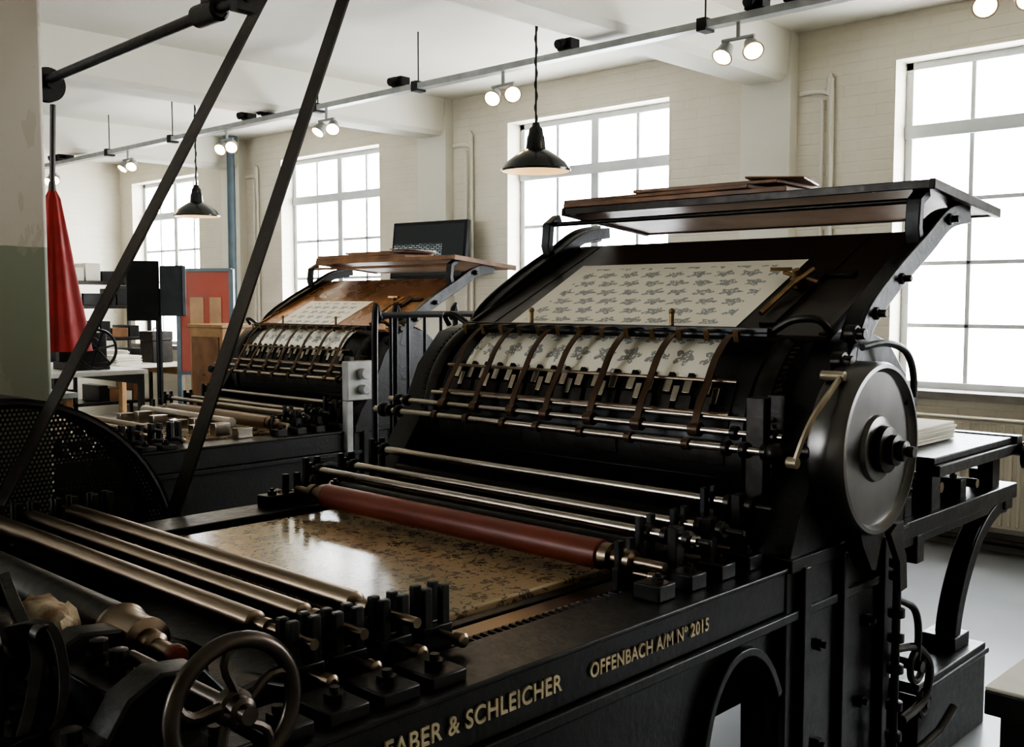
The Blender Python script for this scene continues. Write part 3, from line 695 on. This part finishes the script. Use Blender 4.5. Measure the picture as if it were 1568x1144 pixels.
# railing between presses
e=empty('safety_railing',(-3.62,3.3,0)); o=e.location.copy()
b=MB('rails',M['iron'],e,o)
for xx in (-3.66,-3.58):
    y0,y1=(2.88,3.60) if xx>-3.62 else (3.06,3.44)
    b.path(smooth([(xx,y0,0),(xx,y0,1.45),(xx,y0+.03,1.52),(xx,y0+.08,1.535),(xx,y1-.08,1.535),(xx,y1-.03,1.52),(xx,y1,1.45),(xx,y1,0)],5),.015)
    b.path([(xx,y0,.9),(xx,y1,.9)],.010); b.path([(xx,y0,.2),(xx,y1,.2)],.010)
for y in (2.97,3.07,3.17,3.27,3.37,3.47): b.path([(-3.58,y,.2),(-3.58,y,1.53)],.008,8)
b.done()

# ------------------------------------------------------------------ ceiling track, spots
TY,TZ=5.0,3.10
e=empty('lighting_track',(-5,TY,TZ)); o=e.location.copy()
b=MB('tray',M['grey'],e,o)
b.box(-13.6,2.7,TY-.035,TY+.035,TZ-.005,TZ); b.box(-13.6,2.7,TY-.038,TY-.033,TZ-.005,TZ+.035); b.box(-13.6,2.7,TY+.033,TY+.038,TZ-.005,TZ+.035)
b.done()
b=MB('suspension_wires',M['cord'],e,o)
for x in (-12.6,-10.5,-9.2,-6.9,-5.7,-3.3,-2.1,-.8,1): b.cyl((x,TY,TZ),(x,TY,ZC-.002),.005,seg=8); b.box(x-.03,x+.03,TY-.045,TY+.045,TZ-.02,TZ+.05)
b.done()
b=MB('junction_boxes',M['blackpl'],e,o,bevel=.006)
for x in (-2.75,-2.98,-4.3,-7.6,-7.9,-11.5,-11.75,-5.9): b.box(x-.055,x+.055,TY-.04,TY+.05,TZ+.04,TZ+.11); b.cyl((x,TY-.04,TZ+.08),(x,TY-.10,TZ+.06),.03)
b.done()
for i,x in enumerate((-1.72,-3.09,-4.86,-6.79,-8.25,-10.1,-11.9,.2)):
    e=empty('twin_spotlight',(x,TY,TZ-.1)); o=e.location.copy()
    b=MB('housing',M['grey'],e,o); g=MB('bulbs',M['bulb'],e,o)
    b.cyl((x,TY,TZ-.006),(x,TY,TZ-.09),.012); b.cyl((x-.10,TY,TZ-.09),(x+.10,TY,TZ-.09),.010)
    for s in (-1,1):
        ax=Vector((.55+.2*s,-.7,-.55)).normalized() if i%2==0 else Vector((.3*s+.3,-.6,-.75)).normalized()
        c=Vector((x+s*.085,TY,TZ-.15))
        b.lathe(c-ax*.05,ax,[(0,.02),(.005,.036),(.05,.044),(.09,.058),(.09,.05),(.06,.036)],20,caps=False)
        b.cyl(c+Vector((0,0,.06)),c,.008,seg=8)
        g.lathe(c+ax*.018,ax,[(0,.02),(.008,.038),(.016,.040),(.026,.032),(.034,.01)],18)
    b.done(); g.done()
# pendants
for x,y,z in ((-4.22,4.62,2.36),(-8.7,4.95,2.36)):
    e=empty('pendant_lamp',(x,y,z)); o=e.location.copy()
    b=MB('shade',M['shade'],e,o,angle=50)
    b.lathe((x,y,z),(0,0,1),[(0,.205),(.012,.208),(.02,.20),(.055,.175),(.10,.115),(.125,.075),(.13,.06),(.17,.055),(.20,.052),(.215,.045),(.25,.04),(.265,.025),(.285,.02),(.29,.008)],48,caps=False); b.done()
    b=MB('shade_inside',M['shadein'],e,o); b.lathe((x,y,z),(0,0,1),[(.001,.200),(.02,.195),(.052,.170),(.097,.110),(.12,.05),(.121,.0)],40,caps=False); b.done()
    b=MB('bulb',M['bulb'],e,o); b.sph((x,y,z+.075),.03); b.done()
    b=MB('cord',M['cord'],e,o); b.cyl((x,y,z+.28),(x,y,ZC-.002),.006,seg=8)
    b.path([(x+.008*math.sin(k*.9),y+.008*math.cos(k*.9),z+.29+k*.019) for k in range(57)],.004,6); b.lathe((x,y,ZC-.052),(0,0,1),[(0,.02),(.02,.05),(.05,.05)],16); b.done()

# ------------------------------------------------------------------ TV
TVc=Vector((-7.38,6.60,2.07))
e=empty('wall_television',TVc); o=TVc.copy()
b=MB('bezel',M['blackpl'],e,o,bevel=.006); R=Matrix.Rotation(.12,3,'Z')@Matrix.Rotation(-.12,3,'X')
b.obox(TVc,(.92,.05,.54),R); b.box(-7.46,-7.30,6.62,6.795,1.98,2.14); b.done()
b=MB('screen',M['screen'],e,o); b.obox(TVc+R@Vector((0,-.027,0)),(.86,.004,.48),R); b.done()

# ------------------------------------------------------------------ background furniture
def rotz(a): return Matrix.Rotation(a,3,'Z')
def at(c,R,v): return Vector(c)+R@Vector(v)
c=(-9.1,5.25,0); R=rotz(math.radians(35))
e=empty('framed_poster_display',c); o=Vector(c)
b=MB('frame',M['bluegrey'],e,o,bevel=.004)
for sx in (-.27,.27): b.obox(at(c,R,(sx,0,.95)),(.045,.05,1.9),R)
for z in (1.89,.9): b.obox(at(c,R,(0,0,z)),(.54,.05,.035),R)
for sx in (-.27,.27): b.obox(at(c,R,(sx,0,.02)),(.06,.4,.04),R)
b.done()
b=MB('poster',M['orange'],e,o); b.obox(at(c,R,(0,-.01,1.395)),(.50,.01,.97),R); b.done()
b=MB('poster_print',M['lwood'],e,o); b.obox(at(c,R,(-.08,-.02,1.5)),(.14,.006,.26),R); b.obox(at(c,R,(.11,-.02,1.5)),(.12,.006,.26),R); b.done()
c=(-8.25,4.32,0); e=empty('monitor_stand',c); o=Vector(c)
b=MB('panels',M['blackpl'],e,o,bevel=.006)
R=rotz(math.radians(60)); b.obox(at(c,R,(-.12,0,1.68)),(.26,.05,.50),R); R=rotz(math.radians(20)); b.obox(at(c,R,(.14,.02,1.68)),(.24,.05,.42),R)
b.cyl((c[0],c[1],0),(c[0],c[1],1.7),.025); b.lathe((c[0],c[1],0),(0,0,1),[(0,.22),(.02,.22),(.04,.03)],24); b.done()
def table(name,c,w,d,h,top,leg,rz=0,th=.04,edge=None):
    e=empty(name,(c[0],c[1],0),rz=rz); o=Vector((0,0,0))
    b=MB('top',top,e,o,bevel=.003); b.box(-w/2,w/2,-d/2,d/2,h-(.008 if edge else th),h); b.done()
    if edge:
        b=MB('edge_band',edge,e,o,bevel=.003); b.box(-w/2,w/2,-d/2,d/2,h-th,h-.008); b.done()
    b=MB('legs',leg,e,o,bevel=.003)
    for sx in (-1,1):
        for sy in (-1,1): b.box(sx*(w/2-.05)-.025,sx*(w/2-.05)+.025,sy*(d/2-.05)-.025,sy*(d/2-.05)+.025,0,h-th)
    b.box(-w/2+.05,w/2-.05,-d/2+.04,-d/2+.06,h-th-.1,h-th); b.box(-w/2+.05,w/2-.05,d/2-.06,d/2-.04,h-th-.1,h-th); b.box(-w/2+.05,w/2-.05,-.01,.01,.15,.2)
    b.done(); return e
table('work_table',(-.29,2.84),.95,1.2,.79,M['paper'],M['iron'],0,.06,M['iron'])
table('work_table',(-10.2,4.3),1.8,.9,.95,M['white'],M['iron'])
table('work_table',(-11.6,5.6),1.6,.8,.9,M['paper'],M['lwood'])
table('work_table',(-8.3,3.0),1.3,.7,.92,M['grey'],M['wood'])
e=empty('wooden_cabinet',(-8.3,5.0,0)); o=Vector((-8.65,4.9,0))
b=MB('carcass',M['lwood'],e,o,bevel=.006); b.box(-8.95,-8.4,4.7,5.1,0.05,1.36); b.box(-8.97,-8.38,4.68,5.12,1.36,1.39); b.box(-8.9,-8.45,4.72,5.08,0,.05); b.done()
b=MB('doors_and_knobs',M['wood'],e,o,bevel=.003); b.box(-8.9,-8.45,4.685,4.7,.15,.68); b.box(-8.9,-8.45,4.685,4.7,.74,1.28); b.sph((-8.68,4.67,.95),.015); b.sph((-8.68,4.67,.5),.015)
b.box(-8.41,-8.385,4.75,5.05,.74,1.28); b.done()
# type shelf with boxes and dark cases
e=empty('type_shelf',(-12.9,5.5,0)); o=Vector((-12.9,5.5,0))
b=MB('shelves',M['iron2'],e,o,bevel=.004)
for z in (.3,.7,1.1,1.5,1.8): b.box(-13.2,-12.6,4.5,6.5,z,z+.04)
for y in (4.52,5.5,6.48):
    for x in (-13.18,-12.62): b.box(x-.02,x+.02,y-.02,y+.02,0,1.9)
b.done()
b=MB('boxes',M['paper'],e,o,bevel=.004); b2=MB('cases',M['iron'],e,o,bevel=.004); b3=MB('wooden_cases',M['wood'],e,o,bevel=.004)
for z in (.34,.74,1.14,1.54,1.84):
    y=4.56
    while y<6.35:
        w_=random.uniform(.10,.28); h_=random.uniform(.10,.28)
        if random.random()<.85: random.choice((b,b2,b2,b3)).box(-13.12,-12.64,y,min(y+w_,6.44),z,z+h_)
        y+=w_+.02
b.done(); b2.done(); b3.done()
# hand press with star wheel on table
e=empty('tabletop_hand_press',(-9.8,4.3,.95)); o=e.location.copy()
b=MB('body',M['iron'],e,o,bevel=.004); b.box(-10.0,-9.55,4.15,4.5,.95,1.02); b.box(-9.98,-9.9,4.17,4.48,1.02,1.3); b.box(-9.65,-9.57,4.17,4.48,1.02,1.3); b.cyl((-10.0,4.32,1.2),(-9.5,4.32,1.2),.06)
b.cyl((-9.55,4.32,1.15),(-9.42,4.32,1.15),.02)
b.done()
b=MB('wheel',M['iron'],e,o); ax=(1,0,0); b.torus((-9.42,4.32,1.15),ax,.18,.014,40,8)
for k in range(6):
    a_=k*pi/3+.2; b.cyl((-9.42,4.32,1.15),(-9.42,4.32+.18*math.cos(a_),1.15+.18*math.sin(a_)),.010,seg=8)
b.done()
for n_,(nm_,x,y,z) in enumerate((('paper_stack',-10.75,4.2,.951),('print_stack',-11.2,5.4,.901),('cardboard_stack',-11.9,5.6,.901),('proof_sheet_stack',-8.6,2.95,.921))):
    e=empty(nm_,(x,y,z)); o=Vector((x,y,z))
    b=MB('sheets',M['paper'],e,o,bevel=.002)
    for i in range(5+n_*2): b.obox((x+random.uniform(-.01,.01),y+random.uniform(-.01,.01),z+.007+i*.013),(.40,.30,.012),('Z',random.uniform(-.06,.06)))
    b.done()
for (nm_,x,y,z,w_,h_,mm) in (('metal_toolbox',-8.05,3.05,.922,.3,.22,'iron'),('wooden_box',-10.3,4.5,.952,.2,.28,'wood'),('type_case',-11.15,5.8,.902,.3,.35,'iron2')):
    e=empty(nm_,(x,y,z)); o=Vector((x,y,z))
    b=MB('case',M[mm],e,o,bevel=.006); b.box(x-w_/2,x+w_/2,y-.12,y+.12,z,z+h_*.7); b.box(x-w_/2-.006,x+w_/2+.006,y-.126,y+.126,z+h_*.7,z+h_); b.done()
    b=MB('handle',M['steel'],e,o); b.path(smooth([(x-.06,y,z+h_),(x-.05,y,z+h_+.03),(x+.05,y,z+h_+.03),(x+.06,y,z+h_)],4),.006,8); b.done()
e=empty('drawer_cabinet',(-9.6,3.45,0)); o=Vector((-9.6,3.45,0))
b=MB('body',M['white'],e,o,bevel=.005); b.box(-9.85,-9.35,3.2,3.7,.0,1.05); b.done()
b=MB('drawer_fronts',M['grey'],e,o,bevel=.003)
for z in (.1,.33,.56,.79): b.box(-9.35,-9.335,3.24,3.66,z,z+.2); b.box(-9.335,-9.315,3.4,3.5,z+.09,z+.11)
b.done()
for (x,y) in ((-11.0,3.4),(-12.1,4.1)):
    e=empty('bentwood_chair',(x,y,0)); o=Vector((x,y,0))
    b=MB('frame',M['blackpl'],e,o)
    b.lathe((x,y,.44),(0,0,1),[(0,.2),(.03,.2)],24)
    for sx in (-1,1):
        for sy in (-1,1): b.cyl((x+sx*.2,y+sy*.2,0),(x+sx*.15,y+sy*.15,.44),.014,seg=8)
    b.path(smooth([(x-.17,y-.17,.46),(x-.17,y-.2,.8),(x-.1,y-.22,.95),(x,y-.22,1.0),(x+.1,y-.22,.95),(x+.17,y-.2,.8),(x+.17,y-.17,.46)],5),.014)
    b.path(smooth([(x-.1,y-.17,.46),(x-.09,y-.2,.8),(x,y-.22,.88),(x+.09,y-.2,.8),(x+.1,y-.17,.46)],5),.010)
    b.done()

# ------------------------------------------------------------------ world, camera
w=bpy.data.worlds.new('overcast_sky'); scene.world=w; w.use_nodes=True
bg=w.node_tree.nodes['Background']; bg.inputs[0].default_value=(.92,.96,1,1); bg.inputs[1].default_value=10.0
scene.view_settings.view_transform='AgX'
scene.view_settings.look='AgX - High Contrast'
scene.view_settings.exposure=0.8

cam=bpy.data.cameras.new('camera'); co=bpy.data.objects.new('camera',cam); scene.collection.objects.link(co)
cam.sensor_width=36; cam.lens=36.73; cam.clip_start=.05
co.location=(0,0,1.6)
F=Vector((-.691,.723,0)).normalized(); th=math.radians(4.0)
d=Vector((F.x*math.cos(th),F.y*math.cos(th),-math.sin(th)))
co.rotation_euler=d.to_track_quat('-Z','Y').to_euler()
scene.camera=co
